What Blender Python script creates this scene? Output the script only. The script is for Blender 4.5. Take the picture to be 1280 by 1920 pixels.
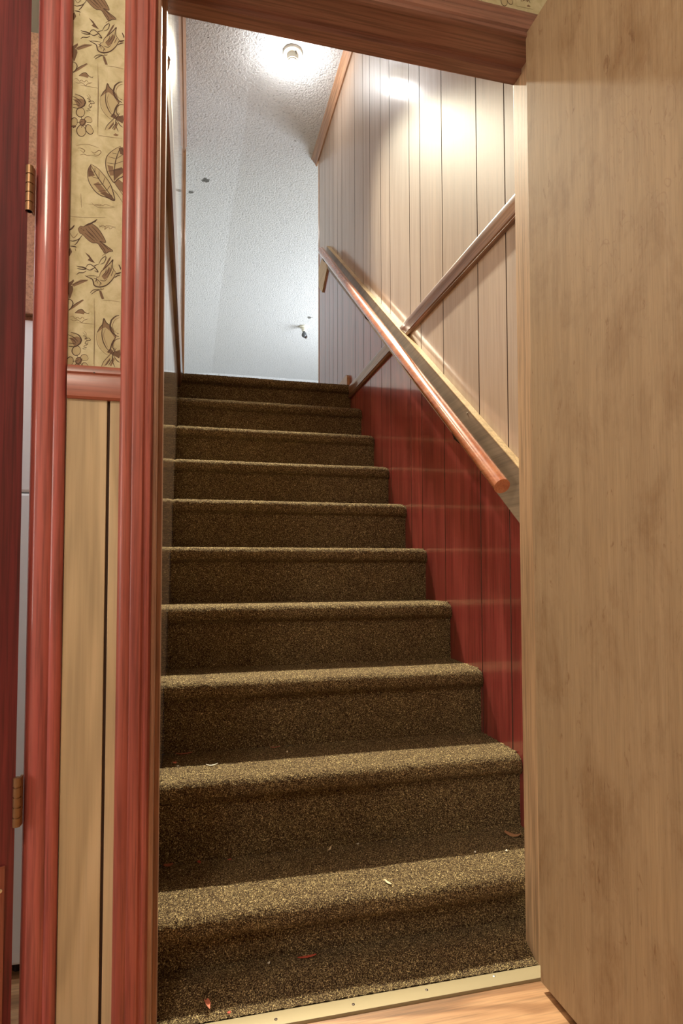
import bpy, bmesh, math, random
import numpy as np
from mathutils import Vector, Matrix
for o in list(bpy.data.objects): bpy.data.objects.remove(o)
C = bpy.context.scene.collection
random.seed(7); RNG = np.random.default_rng(7)

# ---------------------------------------------------------------- camera, world, light, exposure
EYE = .8845
F, YAW, PITCH, CY, ROLL = 1149.16, .24173, .04385, 1016.68, .00207
cd = bpy.data.cameras.new('camera'); cam = bpy.data.objects.new('camera', cd); C.objects.link(cam)
cd.sensor_fit = 'HORIZONTAL'; cd.sensor_width = 36; cd.lens = F*36/1280; cd.shift_y = (CY-960)/1280; cd.clip_start = .02
_r0 = Vector((math.cos(YAW), -math.sin(YAW), 0)); _f = Vector((math.sin(YAW)*math.cos(PITCH), math.cos(YAW)*math.cos(PITCH), math.sin(PITCH)))
_u0 = _r0.cross(_f); _r = _r0*math.cos(ROLL)-_u0*math.sin(ROLL); _u = _r0*math.sin(ROLL)+_u0*math.cos(ROLL)
cam.matrix_world = Matrix(((_r.x, _u.x, -_f.x, 0), (_r.y, _u.y, -_f.y, 0), (_r.z, _u.z, -_f.z, EYE), (0, 0, 0, 1)))
bpy.context.scene.camera = cam
w = bpy.data.worlds.new('world'); bpy.context.scene.world = w; w.use_nodes = True
w.node_tree.nodes['Background'].inputs[0].default_value = (.8, .9, 1, 1); w.node_tree.nodes['Background'].inputs[1].default_value = .02
vs = bpy.context.scene.view_settings
vs.view_transform = 'Standard'; vs.look = 'None'; vs.gamma = 1; vs.use_curve_mapping = False
vs.exposure = 0.0
BULB = 230.0          # strength of the bare bulb on the stair ceiling

def area(name, loc, aim, sx, sy, power, col):
    l = bpy.data.lights.new(name, 'AREA'); l.shape = 'RECTANGLE'; l.size = sx; l.size_y = sy; l.energy = power; l.color = col
    o = bpy.data.objects.new(name, l); C.objects.link(o); o.location = loc
    o.rotation_euler = (Vector(aim)-Vector(loc)).to_track_quat('-Z', 'Y').to_euler(); return o
def lamp(name, loc, power, col, rad):
    l = bpy.data.lights.new(name, 'POINT'); l.energy = power; l.color = col; l.shadow_soft_size = rad
    o = bpy.data.objects.new(name, l); C.objects.link(o); o.location = loc; return o
area('window_daylight', (3.3, 6.6, 2.55), (0, 6.8, 3.0), 2.2, 1.1, 180, (.86, .93, 1))
area('hall_window_light', (-1.95, .1, 1.12), (.7, 1.2, .8), .9, 1.0, 22, (1, .94, .86))
lamp('hall_fill_light', (-.55, -.15, 2.25), 36, (1, .87, .72), .14)  # added warm fill for the hall side
def spot(name, loc, aim, power, col, half, rad):
    l = bpy.data.lights.new(name, 'SPOT'); l.energy = power; l.color = col; l.spot_size = 2*math.radians(half); l.spot_blend = 1; l.shadow_soft_size = rad
    o = bpy.data.objects.new(name, l); C.objects.link(o); o.location = loc
    o.rotation_euler = (Vector(aim)-Vector(loc)).to_track_quat('-Z', 'Y').to_euler(); return o
spot('added_tread_spot', (.562, 3.46, 3.77), (.0, 1.22, .25), 1200, (1, .92, .70), 27, .045)  # added spot just under the bulb, brightens treads its own glow leaves dark
lamp('side_room_light', (-.85, 1.33, 1.75), 26, (.86, .94, 1), .1)

# ---------------------------------------------------------------- materials
def new_mat(name):
    m = bpy.data.materials.new(name); m.use_nodes = True; return m, m.node_tree.nodes, m.node_tree.links, m.node_tree.nodes['Principled BSDF']
def ramp(N, L, src, stops):
    r = N.new('ShaderNodeValToRGB'); e = r.color_ramp.elements
    while len(e) < len(stops): e.new(.5)
    for k, (p, c) in enumerate(stops): e[k].position = p; e[k].color = (*c, 1)
    L.new(src, r.inputs[0]); return r.outputs[0]
def mapping(N, L, scale, rot=(0, 0, 0)):
    t = N.new('ShaderNodeTexCoord'); g = N.new('ShaderNodeMapping'); g.inputs['Scale'].default_value = scale; g.inputs['Rotation'].default_value = rot
    L.new(t.outputs['Object'], g.inputs[0]); return g.outputs[0]
def noise(N, L, vec, scale, detail=4, rough=.55, dist=0):
    n = N.new('ShaderNodeTexNoise'); n.inputs['Scale'].default_value = scale; n.inputs['Detail'].default_value = detail
    n.inputs['Roughness'].default_value = rough; n.inputs['Distortion'].default_value = dist
    L.new(vec, n.inputs['Vector']); return n.outputs[0]
def mixc(N, L, a, b, f, mode='MIX'):
    m = N.new('ShaderNodeMix'); m.data_type = 'RGBA'; m.blend_type = mode
    for s, v in ((0, f), (6, a), (7, b)):
        if hasattr(v, 'links'): L.new(v, m.inputs[s])
        else: m.inputs[s].default_value = v if s == 0 else (*v, 1)
    return m.outputs[2]
def bump(N, L, b, h, s, d):
    n = N.new('ShaderNodeBump'); n.inputs['Strength'].default_value = s; n.inputs['Distance'].default_value = d
    L.new(h, n.inputs['Height']); L.new(n.outputs[0], b.inputs['Normal'])
def plain(name, col, rough=.5, metal=0, emit=0, coat=0):
    m, N, L, b = new_mat(name); b.inputs['Base Color'].default_value = (*col, 1); b.inputs['Roughness'].default_value = rough
    b.inputs['Metallic'].default_value = metal; b.inputs['Coat Weight'].default_value = coat; b.inputs['Coat Roughness'].default_value = .08
    if emit: b.inputs['Emission Color'].default_value = (*col, 1); b.inputs['Emission Strength'].default_value = emit
    return m
def wood(name, dark, mid, light, grain='z', rough=.35, coat=0, coat_rough=.08, rings=.5, fine=1.0, scale=1.0, board=False, spots=None, ior=1.5):
    m, N, L, b = new_mat(name)
    def sc(across, along): return {'z': (across, across, along), 'x': (along, across, across), 'y': (across, along, across)}[grain]
    v1 = mapping(N, L, sc(26*scale, 1.1*scale)); v2 = mapping(N, L, sc(190*scale, 5*scale)); v3 = mapping(N, L, sc(7*scale, .9*scale))
    n1 = noise(N, L, v1, 1, 5, .6, .6); n2 = noise(N, L, v2, 1, 3, .6); n3 = noise(N, L, v3, 1, 2, .5, 1.2)
    wv = N.new('ShaderNodeMath'); wv.operation = 'MULTIPLY'; L.new(n3, wv.inputs[0]); wv.inputs[1].default_value = 26
    sn = N.new('ShaderNodeMath'); sn.operation = 'SINE'; L.new(wv.outputs[0], sn.inputs[0])
    ab = N.new('ShaderNodeMath'); ab.operation = 'MULTIPLY_ADD'; L.new(sn.outputs[0], ab.inputs[0]); ab.inputs[1].default_value = .5; ab.inputs[2].default_value = .5
    base = ramp(N, L, n1, [(.28, dark), (.5, mid), (.72, light)])
    ring = ramp(N, L, ab.outputs[0], [(0, tuple(c*.72 for c in mid)), (.35, mid), (1, light)])
    c = mixc(N, L, base, ring, rings)
    fn = ramp(N, L, n2, [(.34, (1-.5*fine,)*3), (.56, (1,)*3)])
    c = mixc(N, L, c, fn, .8, 'MULTIPLY')
    if board:
        a = N.new('ShaderNodeAttribute'); a.attribute_name = 'shade'
        c = mixc(N, L, c, a.outputs['Color'], 1.0, 'MULTIPLY')
    if spots:
        vs_ = mapping(N, L, spots[1]); ns = noise(N, L, vs_, 1, 4, .65, .8)
        c = mixc(N, L, c, ramp(N, L, ns, [(spots[3], (1, 1, 1)), (spots[3]+.09, spots[2])]), spots[0], 'MULTIPLY')
    L.new(c, b.inputs['Base Color']); b.inputs['Roughness'].default_value = rough; b.inputs['IOR'].default_value = ior
    b.inputs['Coat Weight'].default_value = coat; b.inputs['Coat Roughness'].default_value = coat_rough
    bump(N, L, b, n2, .12, .0006); return m

M = {}
M['casing'] = wood('stained_casing_wood', (.20, .036, .028), (.37, .085, .062), (.46, .125, .085), 'z', .45, .15, .16, .3)
M['casing_pink'] = wood('crimson_casing_wood', (.29, .045, .042), (.45, .095, .080), (.54, .15, .115), 'z', .5, .5, .10, .35)
M['header'] = wood('header_wood', (.16, .062, .042), (.30, .138, .096), (.38, .20, .145), 'x', .4, .3, .18, .35)
M['jamb'] = wood('jamb_wood', (.27, .11, .065), (.42, .20, .12), (.52, .28, .17), 'z', .42, .25, .2, .3)
M['jamb_pale'] = wood('pale_jamb_wood', (.36, .22, .12), (.50, .33, .19), (.60, .42, .26), 'z', .45, .1, .2, .25, spots=(.7, (90, 90, 14), (.45, .3, .2), .68))
M['rail_block'] = wood('chair_rail_wood', (.22, .05, .026), (.35, .095, .052), (.42, .13, .08), 'x', .42, .2, .2, .3)
M['door_red'] = wood('dark_crimson_door_wood', (.07, .007, .011), (.155, .016, .020), (.25, .034, .032), 'z', .5, .15, .3, .25, 1.2)
M['plate'] = wood('kick_plate_wood', (.20, .05, .03), (.30, .085, .05), (.35, .11, .065), 'z', .6, 0, .2, .1)
M['ply'] = wood('bare_plywood', (.335, .228, .128), (.38, .265, .152), (.415, .295, .175), 'z', .62, 0, .2, .04, .40, 2.2, spots=(.6, (60, 60, 22), (.50, .34, .24), .63))
def scratched(m, sc, lo, col, amt):      # faint curling scratches and handling marks
    N, L = m.node_tree.nodes, m.node_tree.links; b = N['Principled BSDF']; src = b.inputs['Base Color'].links[0].from_socket
    v_ = mapping(N, L, (sc, sc*1.7, sc*.5), (math.radians(-32), 0, 0)); n_ = noise(N, L, v_, 1, 3, .6, 1.3); k_ = noise(N, L, mapping(N, L, (3.1, 3.1, 2.3)), 1, 2, .5)
    d_ = N.new('ShaderNodeMath'); d_.operation = 'SUBTRACT'; L.new(n_, d_.inputs[0]); d_.inputs[1].default_value = .5
    a_ = N.new('ShaderNodeMath'); a_.operation = 'ABSOLUTE'; L.new(d_.outputs[0], a_.inputs[0])
    line = ramp(N, L, a_.outputs[0], [(.0, (1, 1, 1)), (.002, (1, 1, 1)), (.009, (0, 0, 0))]); mask = ramp(N, L, k_, [(lo, (0, 0, 0)), (lo+.12, (1, 1, 1))])
    f_ = mixc(N, L, line, mask, 1.0, 'MULTIPLY'); g_ = N.new('ShaderNodeMath'); g_.operation = 'MULTIPLY'; L.new(f_, g_.inputs[0]); g_.inputs[1].default_value = amt
    bl = ramp(N, L, noise(N, L, mapping(N, L, (9, 9, 5)), 1, 5, .7, .3), [(.3, (.74, .66, .58)), (.5, (1, 1, 1)), (.8, (1.08, 1.06, 1.0))])
    c_ = mixc(N, L, mixc(N, L, src, bl, 1.0, 'MULTIPLY'), col, g_.outputs[0]); L.new(c_, b.inputs['Base Color'])
scratched(M['ply'], 11, .56, (.22, .11, .06), .38)
M['panel_top'] = wood('glare_tan_paneling', (.38, .265, .19), (.48, .35, .26), (.55, .42, .32), 'z', .5, .8, .12, .16, .35, .8, board=True)  # upper right panelling, paled to tan: the glare on it is in the colour
M['panel_left'] = wood('pale_glossy_paneling', (.44, .29, .19), (.56, .39, .27), (.64, .47, .34), 'z', .2, 1, .05, .15, .3, .8, board=True)
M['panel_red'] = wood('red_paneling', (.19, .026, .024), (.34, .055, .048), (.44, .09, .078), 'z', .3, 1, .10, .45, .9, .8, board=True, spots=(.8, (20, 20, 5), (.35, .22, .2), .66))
M['panel_tan'] = wood('tan_wainscot', (.42, .30, .165), (.58, .435, .255), (.66, .51, .32), 'z', .4, .2, .2, .6, .3, .8)
M['groove'] = plain('dark_groove', (.05, .022, .012), .8)
M['trim'] = wood('stained_trim_wood', (.14, .062, .036), (.25, .125, .075), (.35, .19, .12), 'y', .36, .6, .12, .3)
M['crown'] = wood('crown_wood', (.30, .14, .07), (.42, .22, .12), (.52, .30, .17), 'y', .38, .4, .15, .3)
M['corner'] = wood('corner_wood', (.46, .24, .12), (.58, .33, .17), (.66, .42, .24), 'z', .38, .4, .15, .3)
M['rail'] = wood('varnished_rail_wood', (.32, .075, .03), (.48, .15, .068), (.58, .25, .125), 'y', .26, 1, .10, .3, .5)
M['board'] = wood('shaded_rail_board_wood', (.16, .112, .072), (.24, .175, .118), (.31, .235, .165), 'y', .5, .15, .3, .3, .6)  # board front darker than its top edge, its shade put into the colour
M['board_edge'] = wood('rail_board_edge_wood', (.50, .34, .17), (.66, .48, .26), (.74, .58, .34), 'y', .5, .1, .3, .3, .7)
M['floor'] = wood('laminate_floor', (.28, .13, .055), (.38, .19, .085), (.58, .33, .165), 'x', .4, .2, .2, .85, .8, 1.3)
M['metal'] = plain('brass_strip_metal', (.33, .265, .15), .6, .3)
M['iron'] = plain('dark_bracket_metal', (.05, .035, .03), .45, .7)
M['hinge'] = plain('aged_brass_hinge', (.30, .17, .085), .42, .7)
M['screw'] = plain('steel_screw', (.7, .68, .6), .35, .9)
M['porcelain'] = plain('porcelain_socket', (.80, .78, .66), .25)
M['glass_off'] = plain('grey_bulb', (.10, .11, .12), .3)
M['paint'] = plain('cream_paint', (.72, .66, .54), .6)
M['white'] = plain('white_enamel', (.80, .84, .86), .35)
M['ink'] = plain('brown_ink', (.075, .040, .024), .8)
M['ink_mid'] = plain('light_brown_ink', (.24, .165, .09), .8)
M['wash_mid'] = plain('brown_wash', (.235, .145, .080), .8)
M['wash_light'] = plain('pale_wash', (.47, .385, .215), .8)
M['wash_dark'] = plain('dark_wash', (.15, .085, .048), .8)
M['chip_red'] = plain('red_chip', (.46, .075, .04), .7)
M['chip_brown'] = plain('brown_chip', (.40, .13, .075), .8)
M['chip_orange'] = plain('orange_chip', (.62, .20, .12), .7)
M['chip_pale'] = plain('pale_chip', (.72, .60, .38), .7)
M['chip_white'] = plain('white_chip', (.8, .77, .66), .7)
M['leaf'] = plain('dry_leaf', (.45, .24, .12), .7)

m, N, L, b = new_mat('wallpaper'); M['paper'] = m
n = noise(N, L, mapping(N, L, (1, 1, 1)), 38, 5, .6, .4)
L.new(ramp(N, L, n, [(.3, (.44, .375, .20)), (.5, (.56, .495, .295)), (.7, (.64, .57, .37))]), b.inputs['Base Color']); b.inputs['Roughness'].default_value = .75

m, N, L, b = new_mat('loop_carpet'); M['carpet'] = m
v = mapping(N, L, (1, 1, 1)); n1 = noise(N, L, v, 430, 2, .7); n2 = noise(N, L, v, 14, 3, .5)
sp = N.new('ShaderNodeTexVoronoi'); sp.inputs['Scale'].default_value = 260; L.new(v, sp.inputs['Vector'])
c = ramp(N, L, n1, [(.36, (.018, .011, .009)), (.50, (.105, .069, .041)), (.60, (.36, .275, .130)), (.71, (.86, .73, .42))])
sep = N.new('ShaderNodeSeparateColor'); L.new(sp.outputs['Color'], sep.inputs[0])
c = mixc(N, L, c, ramp(N, L, sep.outputs[0], [(0, (.55, .5, .45)), (.8, (1, 1, 1)), (1, (1.5, 1.5, 1.5))]), .9, 'MULTIPLY')
c = mixc(N, L, c, ramp(N, L, n2, [(.35, (.85, .8, .78)), (.65, (1.1, 1.1, 1.05))]), .6, 'MULTIPLY')
L.new(c, b.inputs['Base Color']); b.inputs['Roughness'].default_value = .95; b.inputs['Specular IOR Level'].default_value = .1
b.inputs['Sheen Weight'].default_value = .08; b.inputs['Sheen Tint'].default_value = (.9, .75, .45, 1); b.inputs['Sheen Roughness'].default_value = .4
bump(N, L, b, n1, .8, .003)

m, N, L, b = new_mat('textured_ceiling'); M['ceil'] = m
v = mapping(N, L, (1, 1, 1)); n1 = noise(N, L, v, 70, 4, .6, .5); n2 = noise(N, L, v, 30, 2, .5)
def near(p, r):       # dirt specks that sit at fixed spots of the ceiling
    d = N.new('ShaderNodeVectorMath'); d.operation = 'DISTANCE'; L.new(v, d.inputs[0]); d.inputs[1].default_value = p
    q = N.new('ShaderNodeMath'); q.operation = 'MULTIPLY_ADD'; L.new(noise(N, L, v, 45, 3, .7), q.inputs[0]); q.inputs[1].default_value = -r*2.6; q.inputs[2].default_value = r*1.3
    a = N.new('ShaderNodeMath'); a.operation = 'ADD'; L.new(d.outputs['Value'], a.inputs[0]); L.new(q.outputs[0], a.inputs[1])
    k = N.new('ShaderNodeMath'); k.operation = 'LESS_THAN'; L.new(a.outputs[0], k.inputs[0]); k.inputs[1].default_value = r; return k.outputs[0]
c = ramp(N, L, n1, [(.30, (.40, .415, .425)), (.41, (.70, .715, .73)), (.7, (.77, .78, .79))])
for p, r in (((.089, 4.766, 3.92), .028), ((-.02, 4.93, 3.915), .022), ((.281, 3.885, 3.94), .007), ((.073, 3.447, 3.91), .007), ((1.381, 7.2, 3.94), .03), ((.2, 4.1, 3.93), .005), ((.7, 4.2, 3.94), .005)):
    c = mixc(N, L, c, (.16, .16, .15), near(p, r))
L.new(c, b.inputs['Base Color']); b.inputs['Roughness'].default_value = .75; b.inputs['Specular IOR Level'].default_value = .25; bump(N, L, b, n1, .95, .012)

# ---------------------------------------------------------------- helpers
def link(name, me, mat, parent=None, smooth=False, mats=None):
    o = bpy.data.objects.new(name, me); C.objects.link(o)
    for q in (mats or [mat]): me.materials.append(q)
    if parent: o.parent = parent; o.location = -parent_loc(parent)
    if smooth:
        for p in me.polygons: p.use_smooth = True
    return o
def parent_loc(p):
    l = Vector((0, 0, 0))
    while p: l += p.location; p = p.parent
    return l
def empty(name, loc):
    o = bpy.data.objects.new(name, None); C.objects.link(o); o.location = loc; o.empty_display_size = .05; return o
def tag(o, label=None, cat=None, group=None, kind=None):
    for k, v_ in (('label', label), ('category', cat), ('group', group), ('kind', kind)):
        if v_: o[k] = v_
    return o
def mesh(name, V, Fc):
    me = bpy.data.meshes.new(name); me.from_pydata([tuple(map(float, p)) for p in V], [], Fc); me.validate(); me.update(); return me
def outward(me):
    b_ = bmesh.new(); b_.from_mesh(me); bmesh.ops.recalc_face_normals(b_, faces=b_.faces); b_.to_mesh(me); b_.free(); return me
def prism(name, prof, org, u, v_, ax, length, mat, parent=None, smooth=False):
    """extrude the 2D outline prof (along u, v_) for length along ax"""
    org, u, v_, ax = map(Vector, (org, u, v_, ax)); n_ = len(prof)
    V = [org+u*a+v_*b_ for a, b_ in prof]; V += [p+ax*length for p in V]
    Fc = [(k, (k+1) % n_, (k+1) % n_+n_, k+n_) for k in range(n_)]+[tuple(range(n_))[::-1], tuple(range(n_, 2*n_))]
    me = outward(mesh(name, V, Fc)); o = link(name, me, mat, parent)
    if smooth:
        for p in me.polygons: p.use_smooth = len(p.vertices) == 4
        me.set_sharp_from_angle(angle=math.radians(40))
    return o
def box(name, a, b_, mat, parent=None, bev=0):
    bm = bmesh.new(); bmesh.ops.create_cube(bm, size=1)
    for q in bm.verts: q.co = Vector([(a[k]+b_[k])/2+q.co[k]*(b_[k]-a[k]) for k in range(3)])
    if bev: bmesh.ops.bevel(bm, geom=bm.edges[:], offset=bev, segments=2, affect='EDGES', profile=.6)
    me = bpy.data.meshes.new(name); bm.to_mesh(me); bm.free(); return link(name, me, mat, parent)
def lathe(name, prof, org, ax, mat, parent=None, seg=28):
    ax = Vector(ax).normalized(); u = ax.orthogonal().normalized(); v_ = ax.cross(u); V = []; Fc = []
    for r, h in prof:
        for k in range(seg):
            t = 2*math.pi*k/seg; V.append(Vector(org)+ax*h+(u*math.cos(t)+v_*math.sin(t))*r)
    for j in range(len(prof)-1):
        for k in range(seg): Fc.append((j*seg+k, j*seg+(k+1) % seg, (j+1)*seg+(k+1) % seg, (j+1)*seg+k))
    Fc += [tuple(range(seg))[::-1], tuple(range((len(prof)-1)*seg, len(prof)*seg))]
    me = outward(mesh(name, V, Fc)); o = link(name, me, mat, parent, True); me.set_sharp_from_angle(angle=math.radians(38)); return o
def tube(name, pts, r, mat, parent=None, seg=12):
    V = []; Fc = []; pts = [Vector(p) for p in pts]
    for k, p in enumerate(pts):
        d = (pts[min(k+1, len(pts)-1)]-pts[max(k-1, 0)]).normalized(); u = d.cross(Vector((1, .01, 0))).normalized(); v_ = d.cross(u)
        for s in range(seg): t = 2*math.pi*s/seg; V.append(p+(u*math.cos(t)+v_*math.sin(t))*r)
    for k in range(len(pts)-1):
        for s in range(seg): Fc.append((k*seg+s, k*seg+(s+1) % seg, (k+1)*seg+(s+1) % seg, (k+1)*seg+s))
    Fc += [tuple(range(seg))[::-1], tuple(range((len(pts)-1)*seg, len(pts)*seg))]
    me = outward(mesh(name, V, Fc)); o = link(name, me, mat, parent, True); me.set_sharp_from_angle(angle=math.radians(50)); return o
def S(o, label=None): return tag(o, label, kind='structure')

# ---------------------------------------------------------------- measures
XL, XR = -.069, .894; FL = .03
Y0, D0, Z0, R0 = 1.3027, .2297, .1755, .1970     # first nosing, run, height, rise
NS = 10; ZT = Z0+(NS-1)*R0; YT = Y0+(NS-1)*D0    # top nosing
ZC = 3.94; YE = 4.30
YF, YB, YCAS = 1.158, 1.262, 1.140               # room face, back and casing face of the partition

# ---------------------------------------------------------------- structure: floors, ceilings, walls
S(box('floor', (-2.0, -2.2, -.08), (1.6, 1.40, FL), M['floor']), 'wood-look laminate floor in front of the stair doorway')
def carpet_flat(name, x0, x1, y0, y1, z, step, amp, parent=None):
    nx = int((x1-x0)/step)+1; ny = int((y1-y0)/step)+1
    xs = np.linspace(x0, x1, nx); ys = np.linspace(y0, y1, ny); X, Y = np.meshgrid(xs, ys)
    Z = z+RNG.uniform(-amp, amp, X.shape)
    V = np.stack([X, Y, Z], -1).reshape(-1, 3); idx = np.arange(nx*ny).reshape(ny, nx)
    Fc = np.stack([idx[:-1, :-1], idx[:-1, 1:], idx[1:, 1:], idx[1:, :-1]], -1).reshape(-1, 4).tolist()
    return link(name, mesh(name, V, Fc), M['carpet'], parent, True)

# grooved panelling: one mesh, boards between the grooves, each board with its own slight shade
def panelling(name, x, sgn, ys, y0, y1, zlo, zhi, mat, label, gw=.0055, gd=.004, lo=.86, parent=None):
    """vertical boards on the plane X = x; zlo / zhi are functions of Y; sgn is the side the face looks to"""
    ys = [y0]+sorted(g for g in ys if y0+.01 < g < y1-.01)+[y1]
    V, Fc, sh, mi = [], [], [], []
    def quad(xa, ya, xb, yb, s, k):
        n_ = len(V); V.extend([(xa, ya, zlo(ya)), (xb, yb, zlo(yb)), (xb, yb, zhi(yb)), (xa, ya, zhi(ya))])
        Fc.append((n_, n_+1, n_+2, n_+3) if sgn < 0 else (n_+3, n_+2, n_+1, n_)); sh.append(s); mi.append(k)
    for k in range(len(ys)-1):
        s = random.uniform(lo, 1.0); a = ys[k]+(gw/2 if k else 0); b_ = ys[k+1]-(gw/2 if k < len(ys)-2 else 0)
        quad(x, a, x, b_, s, 0)
        if k < len(ys)-2:
            g = ys[k+1]; quad(x, g-gw/2, x-sgn*gd, g, .3, 1); quad(x-sgn*gd, g, x, g+gw/2, .3, 1)
    me = mesh(name, V, Fc); o = link(name, me, None, parent, mats=[mat, M['groove']])
    ca = me.color_attributes.new('shade', 'FLOAT_COLOR', 'CORNER')
    for p, s, k in zip(me.polygons, sh, mi):
        p.material_index = k
        for li in p.loop_indices: ca.data[li].color = (s, s, s, 1)
    return S(o, label)
GY = [1.42, 1.598, 1.779, 2.059, 2.281, 2.404, 2.667, 2.806, 2.992, 3.119, 3.295, 3.598, 3.72, 3.837, 3.957, 4.09]
def brd(y): return 1.007+(y-1.498)*.7838+.03       # line behind the handrail board where the painted-in glare ends
wr = panelling('wall_right', XR, -1, GY, YB, YE, lambda y: brd(y), lambda y: ZC, M['panel_top'], 'grooved wood paneling paled by painted-in glare on the right of the stairs')
panelling('wall_right_lower', XR, -1, GY, YB, YE, lambda y: -.05, lambda y: brd(y), M['panel_red'], 'red grooved paneling under the handrail')
box('wall_right_core', (XR+.004, YB, -.05), (XR+.09, YE, ZC), M['paint'])['kind'] = 'structure'
LG = [1.5, 1.7, 1.905, 2.1, 2.31, 2.5, 2.72, 2.93, 3.12, 3.33, 3.53, 3.74, 3.94, 4.15]
def up(y): return ZT-.035
panelling('wall_left', XL, 1, LG, YB, 4.42, lambda y: up(y), lambda y: ZC, M['panel_left'], 'pale glossy paneling on the left of the stairs')
panelling('wall_left_lower', XL, 1, LG, YB, 4.42, lambda y: -.05, lambda y: up(y), M['panel_left'], 'glossy brown paneling beside the lower steps')
box('wall_left_core', (XL-.05, YB, -.05), (XL-.004, 4.42, ZC), M['paint'])['kind'] = 'structure'

# partition between hall and stairs with the two doorways
DL, DR, DH = -.095, .770, 2.075        # rough opening of the stair doorway
SL = -.268                               # right side of the side-room doorway
def S2(a, b_, n_, mat=None): return S(box(n_, a, b_, mat or M['paint']))
S2((SL, YF, -.05), (DL, YB, ZC), 'wall_front')
S2((DR, YF, -.05), (1.7, YB, ZC), 'wall_front')
S2((DL, YF, DH), (DR, YB, ZC), 'wall_front')
S2((-2.1, YF, 2.10), (SL, YB, ZC), 'wall_front')
S2((-2.1, YF, -.05), (-1.12, YB, 2.10), 'wall_front')
# hall shell
S2((-2.1, -2.3, -.08), (-2.0, YF, 2.55), 'wall_left_hall'); S2((1.6, -2.3, -.08), (1.7, YF, 2.55), 'wall_right_hall')
S2((-2.1, -2.3, -.08), (1.7, -2.2, 2.55), 'wall_back'); S2((-2.1, -2.3, 2.45), (1.7, YF, 2.55), 'ceiling_hall')
# upper hall shell
S2((-1.2, 9.62, 1.5), (3.6, 9.7, ZC+.1), 'wall_back_upper', M['ceil'])
S2((3.5, YE, 1.5), (3.6, 9.62, ZC+.1), 'wall_right_upper'); S2((XR+.09, YE-.09, 1.5), (3.6, YE-.001, ZC+.1), 'wall_front_upper')
S2((-1.2, 4.42, 1.5), (-1.1, 9.62, ZC+.1), 'wall_left_upper'); S2((-1.2, 4.33, 1.5), (XL-.05, 4.42, ZC+.1), 'wall_front_upper')
S(carpet_flat('floor_upper', -1.1, 3.5, YT+.30, 9.62, ZT, .09, .001), 'brown carpet of the upper landing')
# ceiling over stairs and upper hall: flat right part, left part tilted slightly down from the crease
cr = [(.333, 1.2), (.333, 3.384), (.342, 4.333), (.318, 5.216), (.299, 6.93), (.293, 9.62)]
def strip(a, b_): return (a, b_)
V = []; Fc = []
for x, y in cr: V += [(-1.2, y, ZC-.10*(x+1.2)), (x, y, ZC), (3.6, y, ZC)]
for k in range(len(cr)-1): n_ = 3*k; Fc += [(n_, n_+3, n_+4, n_+1), (n_+1, n_+4, n_+5, n_+2)]
S(link('ceiling', outward(mesh('ceiling', V, Fc)), M['ceil']), 'rough white plaster ceiling above the stairs')

# ---------------------------------------------------------------- trims
CAS = [(0, 0), (0, .011), (.003, .0155), (.008, .0175), (.014, .0178), (.019, .0165), (.022, .0150), (.0245, .0165), (.040, .0145), (.0435, .0105), (.0465, .0105), (.049, .013), (.0535, .0125), (.057, .008), (.057, 0)]
ROUND = [(0, 0), (0, .008), (.003, .013), (.009, .0165), (.016, .0180), (.024, .0178), (.030, .016), (.034, .0125), (.037, .0145), (.044, .0140), (.049, .011), (.052, .006), (.052, 0)]
t = S(prism('trim_1', [(a, c_) for a, c_ in CAS], (-.125, YF, FL), (1, 0, 0), (0, -1, 0), (0, 0, 1), 2.063, M['casing'], smooth=True), 'dark red door casing left of the stair doorway')
t = S(prism('trim_2', [(a*1.065, c_) for a, c_ in ROUND], (-.2705, YF, FL), (1, 0, 0), (0, -1, 0), (0, 0, 1), 2.15, M['casing_pink'], smooth=True), 'crimson door casing beside the dark red door')
S(prism('trim_3', [(.057-a, c_) for a, c_ in CAS], (-.125, YF, 2.036), (0, 0, 1), (0, -1, 0), (1, 0, 0), .895, M['header'], smooth=True), 'brown head casing over the stair doorway')
# door frame (jambs and stops) of the stair doorway
S(box('trim_4', (DL, YF-.004, -.0), (-.061, YB, 2.04), M['jamb'], bev=.001), 'left jamb of the stair doorway')
S(box('trim_5', (-.0615, 1.205, FL), (-.0535, 1.245, 2.04), M['jamb'], bev=.001), 'stop strip on the left jamb')
S(box('trim_6', (.7335, YF-.004, FL-.02), (DR, YB+.004, 2.04), M['jamb_pale'], bev=.001), 'pale right jamb beside the plywood door')
S(box('trim_7', (DL, YF-.004, 2.04), (DR, YB, DH), M['header'], bev=.001), 'head jamb of the stair doorway')
S(box('trim_8', (-.061, 1.228, 2.028), (.7335, YB+.002, 2.0405), M['header'], bev=.001), 'stop strip under the head jamb')
# chair rail block between the casings and wainscot below
BLK = [(0, 0), (.0, .010), (.004, .0135), (.040, .0135), (.044, .0115), (.047, .0135), (.055, .0125), (.060, .009), (.0615, 0)]
cb = S(prism('trim_9', BLK, (-.2125, YF, 1.186), (0, 0, 1), (0, -1, 0), (1, 0, 0), .089, M['rail_block'], smooth=True), 'short wooden chair rail between the two casings')
lathe('nail', [(.0012, 0), (.0012, .0004)], (-.168, YF-.0135, 1.233), (0, -1, 0), M['iron'], cb, 8)
wn = box('wainscot_board', (-.2135, YF-.006, FL), (-.1465, YF, 1.188), M['panel_tan'], bev=.0012); tag(wn, 'tan wood paneling strip between the two door casings', kind='structure')
wn2 = box('wainscot_board', (-.1415, YF-.006, FL), (-.122, YF, 1.188), M['panel_tan'], bev=.0012); tag(wn2, 'narrow tan paneling sliver beside the dark groove', kind='structure')
S(box('wainscot_groove', (-.2125, YF-.0012, FL), (-.122, YF, 1.188), M['groove']))
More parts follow.
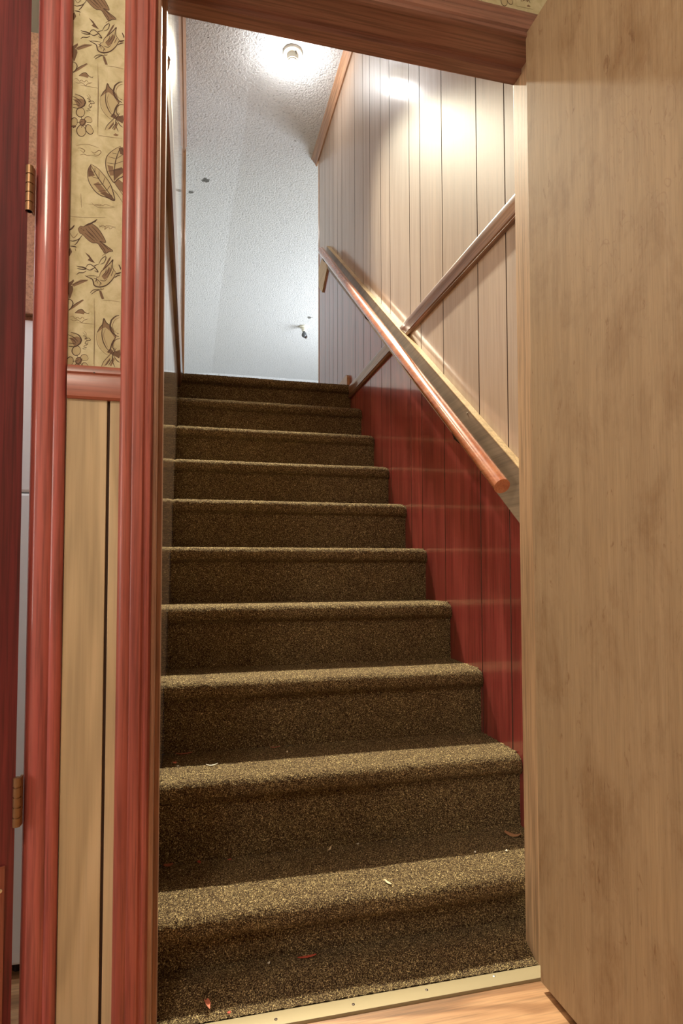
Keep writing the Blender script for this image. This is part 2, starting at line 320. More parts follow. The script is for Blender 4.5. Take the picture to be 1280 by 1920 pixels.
# right and left horizontal trims at the height of the upper floor
TR = [(0, 0), (0, .010), (.004, .014), (.010, .010), (.014, .014), (.022, .013), (.040, .019), (.056, .021), (.062, .019), (.066, .014), (.066, 0)]
S(prism('trim_10', TR, (XR, YB, 1.874), (0, 0, 1), (-1, 0, 0), (0, 1, 0), 3.405-YB, M['trim'], smooth=True), 'moulded brown trim running level along the right wall')
S(prism('trim_11', TR, (XL, YB, 1.874), (0, 0, 1), (1, 0, 0), (0, 1, 0), YT-YB+.02, M['trim'], smooth=True), 'dark level trim along the left wall')
CRN = [(0, 0), (.0, .045), (-.006, .045), (-.012, .036), (-.022, .030), (-.034, .018), (-.044, .014), (-.052, .010), (-.052, 0)]
S(prism('trim_12', CRN, (XR, YB, ZC), (0, 0, 1), (-1, 0, 0), (0, 1, 0), YE+.06-YB, M['crown'], smooth=True), 'crown moulding where right paneling meets the ceiling')
S(prism('trim_13', [(a, c_*.45) for a, c_ in CRN], (XL, YB, ZC-.036), (0, 0, 1), (1, 0, 0), (0, 1, 0), 4.38-YB, M['crown'], smooth=True), 'crown moulding along the left wall top')
S(box('trim_14', (XL-.03, 4.385, ZT), (-.0535, 4.44, ZC-.05), M['corner'], bev=.004), 'vertical wood corner strip at the end of the left wall')
S(box('trim_15', (XR-.003, YE-.01, ZT), (XR+.012, YE+.008, ZC), M['corner'], bev=.003), 'thin wood edge at the end of the right wall')
bp = [(3.42, ZT), (3.42, ZT+.055), (3.428, ZT+.068), (3.44, ZT+.075), (3.455, ZT+.074), (YE-.02, ZT+.074), (YE-.02, ZT)]
S(prism('baseboard_right', bp, (XR, 0, 0), (0, 1, 0), (0, 0, 1), (-1, 0, 0), .016, M['corner']), 'rounded end of the upper landing baseboard')

# ---------------------------------------------------------------- wallpaper with its printed drawings (one printed surface)
strokes = [(2,0,190,2960,230,3020,290,3020,380,3090,460,3070,540,3000,620,2880,660,2770,580,2780,520,2740,430,2740,340,2800,270,2870,220,2890),(2,0,520,2750,580,2790,780,2640,720,2610,650,2570,580,2650),(0,7,190,2960,230,3020,290,3020,380,3090,460,3070,540,3000,620,2880,660,2770,560,2780,780,2640,720,2610,650,2570,590,2660,520,2740,430,2740,340,2800,270,2870,220,2890,190,2960),(0,6,320,2990,380,2910,460,2830),(0,6,360,3030,450,2930,560,2800),(0,6,420,3040,510,2950,610,2820),(0,6,310,2900,400,2830,480,2770),(0,6,560,2740,640,2640,660,2580),(0,6,600,2750,720,2640),(0,6,350,2950,440,2870,520,2780),(0,6,270,2960,300,2940),(0,6,240,2980,250,2970),(0,14,330,3040,430,3110,510,3180),(0,9,290,3020,350,3070,450,3120,490,3140),(0,8,270,2870,210,2780,120,2730,60,2730),(0,8,250,2840,180,2710,140,2660),(1,7,60,2870,120,2790,190,2880),(0,10,70,2630,140,2630,170,2620),(0,14,50,2920,90,2960,130,3020),(4,0,40,2570,70,2600,100,2530,60,2450,40,2450),(1,6,150,2600,160,2550),(4,0,310,2550,390,2500,440,2430,490,2370,410,2390,360,2410,390,2450),(0,5,340,2530,400,2460,460,2380),(0,12,180,2280,220,2270,280,2270,340,2250,270,2230,190,2240),(0,8,180,2120,220,2160,290,2170,340,2210),(0,8,330,2260,360,2320,410,2340,460,2310,510,2340,550,2360),(0,9,340,2250,400,2230,460,2270,500,2300),(0,10,460,2310,510,2260,540,2210,480,2230),(0,8,550,2360,590,2450,650,2510,670,2490,640,2400,580,2360),(1,6,600,2510,650,2560,660,2510),(4,0,610,2260,650,2340,720,2490,760,2530,740,2460,670,2320,630,2260),(3,0,560,2130,590,2250,660,2300,740,2390,780,2470,790,2330,840,2220,800,2120,690,1990,590,1940,490,1960,470,2030),(0,9,560,2130,590,2220,660,2300,740,2400,790,2470,780,2400,790,2310,850,2230),(0,12,840,2220,790,2110,690,1990,570,1940,480,1960,450,2060,390,2090,320,2120),(0,6,680,2290,660,2210,610,2150),(0,6,720,2330,710,2240,650,2150),(0,6,760,2370,760,2270,700,2130),(0,6,800,2270,760,2160),(0,6,560,2130,510,2090,540,2000),(0,6,570,2070,650,2060,700,2110),(0,6,490,2020,530,2070,610,1990),(0,6,330,2110,430,2130,530,2130),(0,6,470,2090,530,2070),(0,6,590,2030,570,1960),(2,0,600,2140,650,2210,740,2330,770,2270,710,2130,650,2080),(0,16,840,2220,870,2220,930,2250),(0,10,820,2140,870,2180,920,2200),(0,12,890,2390,920,2330,920,2300),(0,7,410,1810,460,1870,550,1890,610,1890),(0,7,430,1790,510,1860,560,1880),(1,8,570,1930,620,1900,640,1930),(4,0,560,1880,600,1870,650,1730,610,1720,580,1790),(1,4,630,1700,770,1710,930,1700),(1,4,480,1720,490,1270,490,520),(1,4,490,1250,320,1250,190,1250),(4,0,40,1950,100,2000,130,2030,140,2000,90,1910,120,1910,130,1850,90,1700,70,1670,40,1800),(2,0,100,1930,160,1980,250,2040,380,2050,350,2020,230,1950,140,1900),(0,6,110,1920,230,2000,370,2050),(0,9,50,1660,100,1650,130,1590,100,1510,60,1470),(2,0,70,1460,160,1580,280,1680,310,1670,250,1610,140,1510),(0,6,60,1450,160,1580,300,1680),(2,0,160,1420,220,1480,280,1500,330,1450,310,1410,240,1420),(0,6,160,1420,220,1480,280,1500,330,1450,390,1430,400,1460),(1,5,80,1340,130,1360,170,1320,210,1350,250,1320,290,1360,330,1320,390,1340),(1,5,90,1300,150,1280,210,1300,280,1260,310,1300,370,1320),(3,0,100,1070,140,1060,180,1050,210,1040,240,1020,260,990,270,970,280,940,270,910,260,880,240,860,220,840,190,820,150,810,110,810,70,810),(0,12,100,1070,140,1060,180,1050,210,1040,240,1020,260,990,270,970,280,940,270,910,260,880,240,860,220,840,190,820,150,810,110,810,70,810),(2,0,200,1000,240,990,260,970,270,940,280,920,270,890,250,870,230,850,200,830,160,820,90,960),(0,7,60,1020,150,980,220,910),(0,7,70,960,150,930,190,880),(0,7,70,870,130,870,190,860),(0,5,300,1080,340,1040,310,1020,370,1000,330,960,400,990,430,950,370,940,340,880,390,880,320,830,370,810,300,790,360,770),(1,5,320,1110,360,1060,340,980,390,920,360,840),(3,0,650,1370,570,1180,540,1080,550,940,600,820,720,730,820,720,860,1030,800,1190,720,1270),(2,0,650,1370,630,1260,570,1180,540,1100,630,1190,680,1210,760,1150,840,1030,860,1050,800,1190,720,1270),(0,9,540,1100,580,1190,630,1260,650,1370,690,1300,780,1220,860,1050),(1,5,540,1120,530,1000,570,850,680,730,760,700),(0,9,630,1240,620,1090,640,960,690,850,740,790),(1,5,680,1180,650,1070,680,950,730,840),(0,12,860,1050,800,940,770,830,730,750),(4,0,710,760,770,840,820,770,930,820,940,730,920,660,820,710),(0,15,910,1060,870,1070,840,1090,810,1110,780,1150,770,1180,760,1220,760,1270,770,1310,780,1350,810,1390,840,1420,870,1440,910,1450),(1,6,920,1110,890,1120,860,1130,840,1150,820,1170,810,1200,800,1230,800,1270,810,1300,820,1330,840,1360,860,1380,890,1400,920,1410),(0,9,900,760,870,770,850,790,830,820,810,850,810,880,810,910,820,950,840,980,860,1000,900,1020,930,1030),(0,8,820,710,880,620,930,590),(2,0,760,520,820,660,850,650,790,510),(0,7,740,520,820,670),(0,6,880,1110,900,1110),(0,9,870,5230,810,5110,810,4980,850,4880),(3,0,620,4870,660,4970,760,5100,790,5070,730,4940,660,4870),(0,6,620,4870,660,4970,760,5100,850,5240),(4,0,670,4890,720,4980,770,5050,770,5000,710,4910),(2,0,760,4800,800,4840,860,4820,830,4790,790,4790),(1,4,510,4750,660,4750,920,4760),(1,4,500,5880,500,5290,500,4760),(3,0,270,5140,260,5090,230,5050,190,5040,160,5050,130,5090,130,5140,150,5180,190,5210,230,5210,260,5180),(0,8,270,5140,260,5090,230,5050,190,5040,160,5050,130,5090,130,5140,150,5180,190,5210,230,5210,260,5180,270,5140),(0,5,220,5000,210,5060),(3,0,150,4910,120,4860,90,4830,50,4840,30,4860,20,4910,40,4960,70,4990,100,5010,140,4990,150,4950),(0,8,150,4910,120,4860,90,4830,50,4840,30,4860,20,4910,40,4960,70,4990,100,5010,140,4990,150,4950,150,4910),(0,5,190,4940,140,4930),(3,0,290,4810,290,4750,260,4700,220,4680,180,4690,150,4730,140,4790,160,4840,190,4880,230,4890,270,4860),(0,8,290,4810,290,4750,260,4700,220,4680,180,4690,150,4730,140,4790,160,4840,190,4880,230,4890,270,4860,290,4810),(0,5,230,4890,220,4840),(3,0,400,4870,420,4820,410,4770,380,4750,350,4750,310,4780,290,4820,290,4870,310,4910,340,4920,370,4910),(0,8,400,4870,420,4820,410,4770,380,4750,350,4750,310,4780,290,4820,290,4870,310,4910,340,4920,370,4910,400,4870),(0,5,270,4910,310,4870),(3,0,400,5000,380,4970,340,4960,310,4960,280,4980,270,5010,280,5040,300,5060,340,5070,370,5060,390,5030),(0,5,400,5000,380,4970,340,4960,310,4960,280,4980,270,5010,280,5040,300,5060,340,5070,370,5060,390,5030,400,5000),(0,5,270,4970,300,4990),(2,0,300,4960,280,4900,240,4870,190,4890,180,4950,200,5000,250,5020,290,4990),(0,8,190,4980,260,5010,280,4950,230,4890,190,4930,240,4970),(4,0,60,4860,120,4870,130,4840,80,4810),(1,7,160,4450,220,4460,280,4430,260,4390,210,4420),(1,7,390,4430,450,4410,520,4470,560,4440,500,4370,430,4390),(1,5,200,4330,270,4360,330,4340,400,4360,500,4340),(1,4,140,4500,330,4550,530,4510),(3,0,390,4190,340,4070,350,3890,440,3730,550,3640,680,3610,800,3570,780,3710,730,3860,640,3990,510,4130),(0,9,390,4190,340,4070,350,3890,440,3730,550,3640,680,3610,800,3570,780,3710,730,3860,640,3990,510,4130,390,4190),(0,9,390,4170,520,3950,660,3760,800,3580),(3,0,890,4610,760,4510,660,4380,640,4230,670,4090,730,3980,790,3910,860,3990,950,4060,970,4190,960,4450),(0,9,890,4610,760,4510,660,4380,640,4230,670,4090,730,3980,790,3910,860,3990,950,4060,970,4190,960,4450,890,4610),(0,9,890,4590,820,4360,790,4140,790,3920),(4,0,390,4190,340,4070,350,3950,460,3990,400,4100),(2,0,440,3830,570,3680,720,3630,630,3760,520,3880),(4,0,550,3680,680,3610,800,3570,750,3670,630,3710),(0,5,530,3940,530,4080),(0,5,600,3850,630,3980),(0,5,530,3940,410,3960),(0,5,600,3850,440,3820),(0,5,670,3750,520,3700),(0,5,670,3750,730,3850),(0,5,460,4050,370,4050),(0,5,460,4050,460,4140),(4,0,860,4570,930,4600,970,4450,890,4460),(2,0,670,4220,770,4210,780,4040,720,4030),(4,0,770,4150,920,4220,960,4140,860,4030,790,3940),(0,5,820,4360,690,4380),(0,5,800,4260,660,4260),(0,5,800,4140,670,4100),(0,5,820,4360,940,4460),(0,5,800,4260,950,4340),(0,5,800,4140,950,4200),(0,5,830,4450,750,4460),(0,5,790,3910,870,3800,960,3680),(0,5,730,3810,830,3720,940,3560),(2,0,790,3910,860,3990,970,3910,970,3740,870,3790),(1,5,360,3440,420,3450,490,3440,540,3470,600,3450,650,3480,730,3460,810,3450),(1,6,470,3460,540,3440,580,3460),(1,4,410,3480,510,3410,690,3420,790,3450),(1,5,510,3090,560,3070,550,3040,600,3080,650,3060,640,3010,700,3070,730,3030,780,3070,830,3060),(1,4,540,3080,610,3050,690,3090,830,3080),(1,4,50,3180,210,3180,650,3230),(1,4,230,3620,240,3360)]
PX0, PX1, PZ0, PZ1 = -.2145, -.122, 1.20, 2.45
V = []; Fc = []; FM = []
def addpoly(pts, m_):
    n_ = len(V); V.extend(pts); Fc.append(tuple(range(n_, n_+len(pts)))); FM.append(m_)
addpoly([(PX0, YF-.0006, PZ0), (PX1, YF-.0006, PZ0), (PX1, YF-.0006, PZ1), (PX0, YF-.0006, PZ1)], 0)
addpoly([(PX1, YF-.0006, 2.085), (.95, YF-.0006, 2.085), (.95, YF-.0006, PZ1), (PX1, YF-.0006, PZ1)], 0)
def smooth_line(P, sub=4):
    Q = []
    for k in range(len(P)-1):
        p0 = P[max(k-1, 0)]; p1 = P[k]; p2 = P[k+1]; p3 = P[min(k+2, len(P)-1)]
        for s in range(sub):
            t_ = s/sub; Q.append(.5*((2*p1)+(p2-p0)*t_+(2*p0-5*p1+4*p2-p3)*t_**2+(3*p1-p0-3*p2+p3)*t_**3))
    Q.append(P[-1]); return Q
PER = .4385; lay = 0
def put(st, dx, dz, xlo, xhi):
    global lay
    kind, wd = st[0], st[1]; P = [Vector((st[k]*1e-4-.22+dx, st[k+1]*1e-4+1.2+dz)) for k in range(2, len(st), 2)]
    if min(p.y for p in P) < PZ0+.012 or max(p.y for p in P) > PZ1: return
    if min(p.x for p in P) < xlo or max(p.x for p in P) > xhi: return
    lay += 1; y = YF-.0007-lay*2e-7-(.0001 if kind < 2 else 0)
    if kind >= 2: addpoly([(p.x, y, p.y) for p in P], {2: 3, 3: 4, 4: 5}[kind]); return
    Q = smooth_line(P); n_ = len(Q)
    hw = [wd*1e-4*.95*(.35+.65*math.sin(math.pi*(k+.6)/(n_+.2))) for k in range(n_)]
    L_, R_ = [], []
    for k, p in enumerate(Q):
        d = (Q[min(k+1, n_-1)]-Q[max(k-1, 0)]); d = d.normalized() if d.length > 1e-9 else Vector((1, 0)); nn = Vector((-d.y, d.x))*hw[k]
        L_.append(p+nn); R_.append(p-nn)
    for k in range(n_-1): addpoly([(q.x, y, q.y) for q in (L_[k], L_[k+1], R_[k+1], R_[k])], 1+kind)
for k in (-1, 0, 1):
    for st in strokes: put(st, 0, k*PER, -.235, -.10)
for kx in range(0, 8):
    for kz in range(0, 4):
        for st in strokes:
            zz = [st[q]*1e-4+1.2+(kz-1)*PER+(.11 if kx % 2 else 0) for q in range(3, len(st), 2)]
            if min(zz) > 2.09: put(st, .10+kx*.125, (kz-1)*PER+(.11 if kx % 2 else 0), -.12, .94)
me = mesh('wallpaper', V, Fc)
wpo = link('wallpaper', me, None, None, mats=[M['paper'], M['ink'], M['ink_mid'], M['wash_mid'], M['wash_light'], M['wash_dark']])
for p, k in zip(me.polygons, FM): p.material_index = k
tag(wpo, 'cream wallpaper printed with brown birds, leaves and handwriting', kind='structure')

# ---------------------------------------------------------------- carpeted stairs
st = empty('staircase', ((XL+XR)/2, Y0, FL)); tag(st, 'straight staircase covered in speckled brown loop carpet', 'staircase')
def step_mesh(i, step):
    yn = Y0+i*D0; z = Z0+i*R0; rr = .025; yb = yn+D0+.03; zb = z-R0 if i else FL-.005
    prof = []; nt = int((yb-yn-rr)/step)
    if i == NS-1: yb = YT+.31; nt = int((yb-yn-rr)/step)
    prof += [(yb+(yn+rr-yb)*k/nt, z, 0, 1) for k in range(nt)]
    na = max(7, int(math.pi*rr/step))
    prof += [(yn+rr-rr*math.sin(a), z-rr+rr*math.cos(a), -math.sin(a), math.cos(a)) for a in [math.pi*.93*k/na for k in range(na+1)]]
    nr = int((z-2*rr-zb)/step); y1 = yn+.029
    prof += [(y1, z-2*rr-.004+(zb-(z-2*rr-.004))*k/nr, -1, 0) for k in range(nr+1)]
    P = np.array(prof); nx = int((XR-XL)/step)+1; xs = np.linspace(XL+.0003, XR-.0003, nx)
    n_ = len(P); X = np.repeat(xs[None], n_, 0); amp = .0016
    d = RNG.uniform(-1, 1, X.shape); d = d*amp
    low = np.sin(X*9+i*1.7)*.0022+np.sin(X*23+i)*.0010          # carpet is never dead straight
    Y = P[:, 0:1]+P[:, 2:3]*d; Z = P[:, 1:2]+P[:, 3:4]*(d)
    nose = ((P[:, 0:1] < yn+rr*1.6) & (P[:, 1:2] > z-2*rr-.002))*1.0
    Y = Y+low*nose
    e = np.clip((X-(XR-.030))/.030, 0, 1)**2; e2 = np.clip(((XL+.018)-X)/.018, 0, 1)**2
    k_ = np.clip(1-(P[:, 0:1]-yn)/.07, 0, 1)*nose
    Y = Y+.014*(e+.6*e2)*k_; Z = Z-.011*(e+.6*e2)*k_
    V_ = np.stack([X, Y, Z], -1).reshape(-1, 3); idx = np.arange(n_*nx).reshape(n_, nx)
    F_ = np.stack([idx[:-1, :-1], idx[1:, :-1], idx[1:, 1:], idx[:-1, 1:]], -1).reshape(-1, 4).tolist()
    return mesh('step', V_, F_)
for i in range(NS):
    link('step', step_mesh(i, .0035 if i < 4 else .0045), M['carpet'], st, True)
for o_, a, b_ in ((0, (XL+.004, Y0+.04, FL-.05), (XR-.004, YT+.3, FL-.02)),):
    pass
tmp = carpet_flat('tmp', XL+.008, XR-.13, 1.212, Y0+.04, FL+.008, .0035, .0016); lm = tmp.data; bpy.data.objects.remove(tmp)
def rise(y): q = min(max((y-1.22)/.07, 0), 1); return .026*q*q*(3-2*q)      # the carpet swells up where it meets the lowest riser
for q in lm.vertices: q.co.z += rise(q.co.y)
lm.materials.clear(); link('landing_carpet', lm, M['carpet'], st, True)

# threshold strip
ts = empty('threshold_strip', (.336, 1.20, FL)); tag(ts, 'brass-coloured metal strip between the carpet and the laminate floor', 'threshold')
prism('metal_strip', [(0, -.0), (0, .002), (.002, .0052), (.006, .0060), (.036, .0066), (.0395, .0055), (.041, .0)], (-.061, 1.174, FL), (0, 1, 0), (0, 0, 1), (1, 0, 0), .795, M['metal'], ts, True)
for x, y, mt in ((.164, 1.190, 'iron'), (.316, 1.193, 'iron'), (.470, 1.197, 'iron'), (.622, 1.202, 'screw'), (.02, 1.19, 'iron')):
    lathe('screw', [(.003, 0), (.003, .0006), (.0015, .0012)], (x, y, FL+.0062), (0, 0, 1), M[mt], ts, 12)

# ---------------------------------------------------------------- handrail
hr = empty('handrail', (.86, 2.6, 2.0)); tag(hr, 'round varnished handrail on a wooden board, rising along the right wall', 'handrail')
sl = .782; bd = [(1.30, 1.155+(1.30-1.497)*sl), (3.93, 3.05), (3.965, 3.02), (3.90, 2.88), (1.30, 1.155+(1.30-1.497)*sl-.152)]
prism('backing_board', bd, (XR, 0, 0), (0, 1, 0), (0, 0, 1), (-1, 0, 0), .022, M['board'], hr)
te = [(1.30, 1.155+(1.30-1.497)*sl), (3.93, 3.05), (3.93, 3.0535), (1.30, 1.1585+(1.30-1.497)*sl)]
e_ = prism('board_edge', te, (XR, 0, 0), (0, 1, 0), (0, 0, 1), (-1, 0, 0), .0235, M['board_edge'], hr); e_['label'] = 'pale upper edge of the backing board'
A_, B_ = Vector((.818, 1.500, 1.108)), Vector((.818, 3.855, 2.975))
tube('rail', [A_, A_+(B_-A_)*.004, A_+(B_-A_)*.5, A_+(B_-A_)*.996, B_], .0225, M['rail'], hr, 28)
dr = (B_-A_).normalized(); dn = Vector((0, dr.z, -dr.y))
for y in (1.80, 2.82, 3.80):
    p = A_+(B_-A_)*((y-A_.y)/(B_.y-A_.y)); q = p+dn*.0235
    br = tube('bracket', [(XR-.024, q.y, q.z-.045), (XR-.045, q.y, q.z-.040), (.825, q.y, q.z-.022), (.818, q.y, q.z-.004), (.818, q.y, q.z+.001)], .0045, M['iron'], hr, 10)
    lathe('bracket_plate', [(.014, 0), (.014, .003), (.010, .005)], (XR-.022, q.y, q.z-.045), (-1, 0, 0), M['iron'], br, 16)
    lathe('screw', [(.0032, 0), (.0032, .001), (.001, .002)], (XR-.0225, y+.02, p.z+.045), (-1, 0, 0), M['screw'], hr, 10)
prism('pale_wedge', [(3.985, 2.925), (4.05, 3.035), (4.15, 3.075), (4.27, 3.06), (4.27, 2.93), (4.14, 2.83)], (XR, 0, 0), (0, 1, 0), (0, 0, 1), (-1, 0, 0), .010, M['board_edge'], hr)  # thin pale wedge on the wall past the upper end of the board

# ---------------------------------------------------------------- ceiling lights
def socket_lamp(x, y, lit, label, group=None):
    r = empty('ceiling_light', (x, y, ZC)); tag(r, label, 'light', group); z = ZC
    lathe('base', [(.058, -.004), (.058, .010), (.054, .016), (.036, .020)], (x, y, z), (0, 0, -1), M['porcelain'], r)
    lathe('socket', [(.034, .018), (.033, .040), (.031, .046), (.031, .052), (.028, .054), (.028, .064), (.024, .066)], (x, y, z), (0, 0, -1), M['porcelain'], r)
    if lit:
        bulb = lathe('bulb', [(.014, .060), (.016, .072), (.026, .088), (.030, .102), (.027, .117), (.016, .128), (.004, .132)], (x, y, z), (0, 0, -1), plain('lit_bulb', (1, .98, .95), .4, 0, BULB), r)
        tube('chain', [(x+.012, y-.035, z-.018), (x+.016, y-.037, z-.040)], .0028, M['iron'], r, 8)
    else:
        lathe('bulb', [(.014, .060), (.018, .075), (.030, .095), (.033, .112), (.026, .130), (.010, .142)], (x, y, z), (0, 0, -1), M['glass_off'], r)
        lathe('pull_cap', [(.02, .0), (.02, .02), (.012, .03)], (x+.02, y, z-.12), (0, 0, -1), M['iron'], r, 12)
    return r
socket_lamp(.562, 3.46, True, 'lit bare bulb in a white porcelain socket above the stairs')
socket_lamp(1.367, 7.485, False, 'small unlit bulb socket on the far ceiling near the wall edge')

# ---------------------------------------------------------------- plywood door, opened toward the viewer
dx0, dx1 = .699, .7335
d1 = empty('door_1', (.715, 1.153, FL)); tag(d1, 'plain plywood door standing open on the right of the stairs', kind='structure')
box('door_panel', (dx0, .352, .046), (dx1, 1.1515, 2.048), M['ply'], d1, .0012)
for z in (1.83, .28):
    h = tube('hinge', [(.741, 1.1465, z-.045), (.741, 1.1465, z+.045)], .0055, M['hinge'], d1)
    for k in range(3): tube('knuckle', [(.741, 1.1465, z-.030+k*.024), (.741, 1.1465, z-.015+k*.024)], .0062, M['hinge'], h)

# ---------------------------------------------------------------- dark red door on the left
PH = Vector((-.2745, 1.1275, 0)); PHI = math.radians(22)
d2 = empty('door_2', (PH.x, PH.y, FL)); tag(d2, 'dark crimson door with brass hinges at the left edge', kind='structure')
def dpt(a, t_, z): return Vector((PH.x-.0045-a*math.cos(PHI)-t_*math.sin(PHI), PH.y-a*math.sin(PHI)+t_*math.cos(PHI), z))
def dbox(name, a0, a1, t0, t1, z0, z1, mat, parent, bev=.001):
    bm = bmesh.new(); bmesh.ops.create_cube(bm, size=1)
    for q in bm.verts: q.co = dpt(a0+(q.co.x+.5)*(a1-a0), t0+(q.co.y+.5)*(t1-t0), z0+(q.co.z+.5)*(z1-z0))
    bmesh.ops.bevel(bm, geom=bm.edges[:], offset=bev, segments=2, affect='EDGES')
    me_ = bpy.data.meshes.new(name); bm.to_mesh(me_); bm.free(); return link(name, outward(me_), mat, parent)
dbox('door_panel', 0, .78, 0, .034, .045, 2.06, M['door_red'], d2, .002)
kp = dbox('kick_plate', .012, .76, -.003, .0, .05, .402, M['plate'], d2); kp['label'] = 'reddish brown patch board with screws'
for a, z in ((.018, .365), (.018, .24), (.03, .12)):
    p = dpt(a, -.003, z); lathe('screw', [(.0035, 0), (.0035, .0006), (.0015, .0012)], p, (math.sin(PHI), -math.cos(PHI), 0), M['hinge' if z < .3 else 'screw'], kp, 12)
for z in (1.541, .502):
    h = tube('hinge', [(PH.x, PH.y, z-.040), (PH.x, PH.y, z+.040)], .0048, M['hinge'], d2, 14)
    for k in range(5): tube('knuckle', [(PH.x, PH.y, z-.040+k*.0163), (PH.x, PH.y, z-.040+k*.0163+.0142)], .0062, M['hinge'], h, 14)
    box('hinge_leaf', (PH.x+.003, PH.y+.002, z-.040), (PH.x+.0065, PH.y+.012, z+.040), M['hinge'], h)
S(box('trim_16', (-.2695, YF-.004, FL), (-.2675, YB+.01, 2.10), M['casing_pink']), 'jamb behind the crimson casing')
# side room seen through the hinge gap
S(box('floor_side_room', (-1.9, YB-.1, -.08), (XL-.06, 3.0, FL+.001), M['floor']))
S(box('wall_back_side_room', (-1.9, 2.9, 0), (XL-.05, 3.0, 2.6), M['paint'])); S(box('wall_left_side_room', (-2.0, YB, 0), (-1.9, 3.0, 2.6), M['paint']))
S(box('ceiling_side_room', (-1.9, YB, 2.5), (XL-.05, 3.0, 2.6), M['paint']))
wc = empty('fridge', (-.5, 1.7, FL+.001)); tag(wc, 'white appliance side glimpsed through the narrow hinge gap', 'appliance')
box('body', (-.80, 1.44, FL+.03), (-.312, 2.05, 1.05), M['white'], wc, .006); box('upper_body', (-.80, 1.44, 1.0515), (-.312, 2.05, 1.43), M['white'], wc, .006)
for x in (-.77, -.35):
    for y in (1.48, 2.0): lathe('foot', [(.012, 0), (.012, .032)], (x, y, FL), (0, 0, 1), M['iron'], wc, 12)
cc = empty('wall_cabinet', (-.5, 1.7, 1.432)); tag(cc, 'brown wooden cupboard glimpsed above the white appliance', 'cabinet')
box('carcass', (-.80, 1.45, 1.432), (-.302, 2.05, 2.085), M['crown'], cc, .002); box('door', (-.79, 1.432, 1.44), (-.305, 1.45, 2.075), M['crown'], cc, .002)

# ---------------------------------------------------------------- crumbs on the carpet
def chip(name, x, y, z, ln, wd, ang, curl, mat, label, cat, n=7, tilt=.0):
    V_, F_ = [], []; ca_, sa_ = math.cos(ang), math.sin(ang); rnd = random.Random(int(x*1e4)+int(y*1e3))
    for s in (0, 1):
        for k in range(n):
            t_ = k/(n-1); w_ = wd*(.25+.75*math.sin(math.pi*(t_*.86+.07)))*rnd.uniform(.8, 1.15)
            for e_2 in (-1, 1):
                a = (t_-.5)*ln; b2 = e_2*w_/2; zz = .0016+curl*(2*t_-1)**2+.25*curl*e_2*e_2+tilt*t_+.0009*s
                V_.append((x+a*ca_-b2*sa_, y+a*sa_+b2*ca_, z+zz))
    def q(s, k, e_2): return s*n*2+k*2+e_2
    for k in range(n-1):
        F_ += [(q(1, k, 0), q(1, k+1, 0), q(1, k+1, 1), q(1, k, 1)), (q(0, k, 1), q(0, k+1, 1), q(0, k+1, 0), q(0, k, 0)),
               (q(0, k, 0), q(0, k+1, 0), q(1, k+1, 0), q(1, k, 0)), (q(1, k, 1), q(1, k+1, 1), q(0, k+1, 1), q(0, k, 1))]
    for k in (0, n-1): F_.append((q(0, k, 0), q(1, k, 0), q(1, k, 1), q(0, k, 1)))
    me_ = outward(mesh(name, V_, F_)); me_.transform(Matrix.Translation((-x, -y, -z)))
    o = link(name, me_, M[mat]); o.location = (x, y, z); return tag(o, label, cat)
s1, s0, s4, lp = Z0+R0, Z0, Z0+4*R0, FL+.009
chip('bark_chip', -.012, 1.775, s1, .046, .010, .06, .003, 'chip_brown', 'long reddish brown flake at the back left of the second step', 'flake')
chip('paint_chip', -.036, 1.699, s1, .010, .016, .3, .002, 'chip_orange', 'small orange chip below the long reddish flake', 'chip')
chip('paint_chip', -.027, 1.670, s1, .006, .004, .4, .001, 'chip_white', 'tiny white crumb at the left of the second step', 'crumb')
chip('paper_curl', .059, 1.652, s1, .030, .005, .08, .004, 'chip_white', 'curled whitish sliver on the lit left part of the second step', 'sliver')
chip('paint_chip', .819, 1.813, s1, .026, .024, -.5, .003, 'chip_red', 'bright red chip at the right back of the second step', 'chip')
lf = chip('dry_leaf', .835, 1.500, s0, .042, .020, -.75, .007, 'leaf', 'curled dry leaf in the right corner of the lowest step', 'leaf', 9)
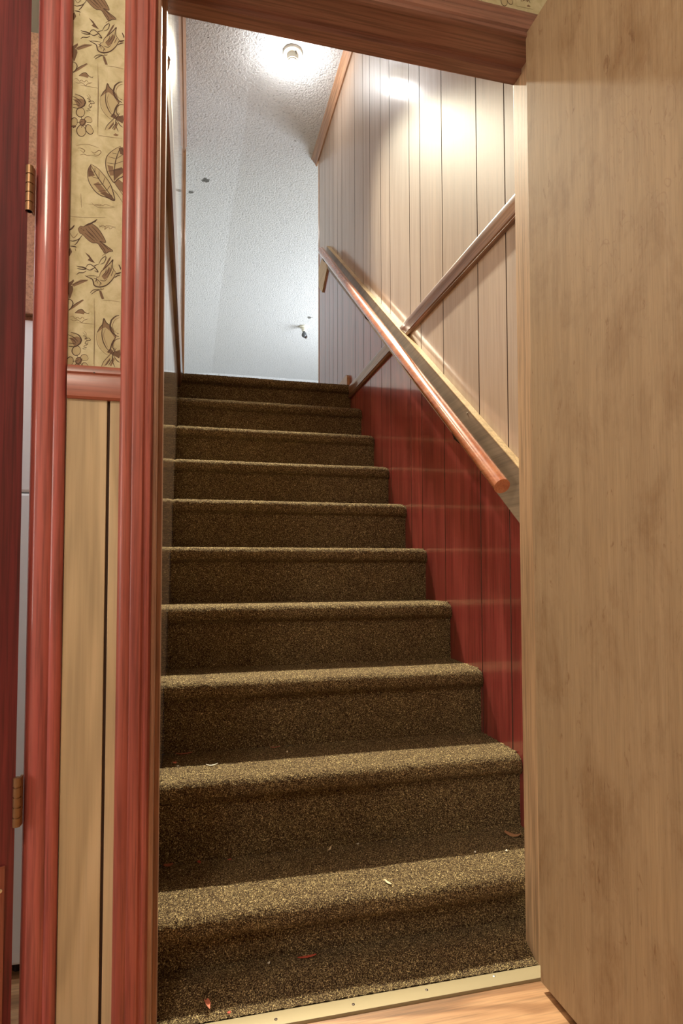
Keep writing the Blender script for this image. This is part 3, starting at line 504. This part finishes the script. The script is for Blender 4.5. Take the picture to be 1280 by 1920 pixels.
chip('wood_sliver', .439, 1.349, s0, .026, .006, 1.9, .002, 'chip_pale', 'pale upright sliver near the front edge of the lowest step', 'sliver')
chip('bark_chip', .246, 1.310, lp+rise(1.31), .040, .006, .05, .002, 'chip_red', 'thin red sliver at the foot of the lowest riser', 'sliver')
chip('paint_chip', .039, 1.246, lp+rise(1.246), .009, .034, .25, .003, 'chip_orange', 'orange pink chip on the carpet before the lowest step', 'chip')
chip('bark_chip', -.045, 1.555, s0, .022, .016, .2, .002, 'chip_brown', 'dark reddish flake in the left back corner of the lowest step', 'flake')
chip('paint_chip', .026, 1.552, s0, .007, .014, .5, .002, 'chip_red', 'small red crumb at the back left of the lowest step', 'crumb')
chip('paint_chip', .099, 1.548, s0, .009, .006, .2, .001, 'chip_red', 'second red crumb, a hand right of the first on the lowest step', 'crumb')
chip('wood_sliver', .347, 1.540, s0, .022, .005, 1.0, .003, 'chip_pale', 'pale slanted sliver at the middle back of the lowest step', 'sliver')
chip('paper_crumb', .424, 1.553, s0, .006, .005, .2, .002, 'chip_white', 'white crumb right of the pale slanted sliver', 'crumb')
chip('bark_chip', .241, 1.775, s1, .030, .005, .1, .002, 'chip_brown', 'brown splinter at the back middle of the second step', 'splinter')
chip('wood_sliver', .266, 1.719, s1, .010, .006, 1.1, .002, 'chip_pale', 'tiny pale sliver below the brown splinter of the second step', 'sliver')
chip('paper_crumb', .695, 1.437, s0, .006, .005, .7, .002, 'chip_white', 'white crumb on the lit right part of the lowest step', 'crumb')
chip('paper_crumb', .775, 1.425, s0, .008, .005, .9, .002, 'chip_white', 'larger white crumb below the dry leaf', 'crumb')
chip('paper_crumb', .658, Y0+4*D0+.012, s4+.001, .008, .005, .2, .001, 'chip_pale', 'pale crumb on the edge of the fifth step', 'crumb')
chip('paint_chip', .079, 1.222, lp, .007, .006, .2, .001, 'chip_red', 'tiny red crumb right of the orange pink chip', 'crumb')
chip('paper_crumb', .165, 1.308, lp+rise(1.308), .006, .005, .5, .002, 'chip_white', 'tiny white crumb at the foot of the lowest riser', 'crumb')
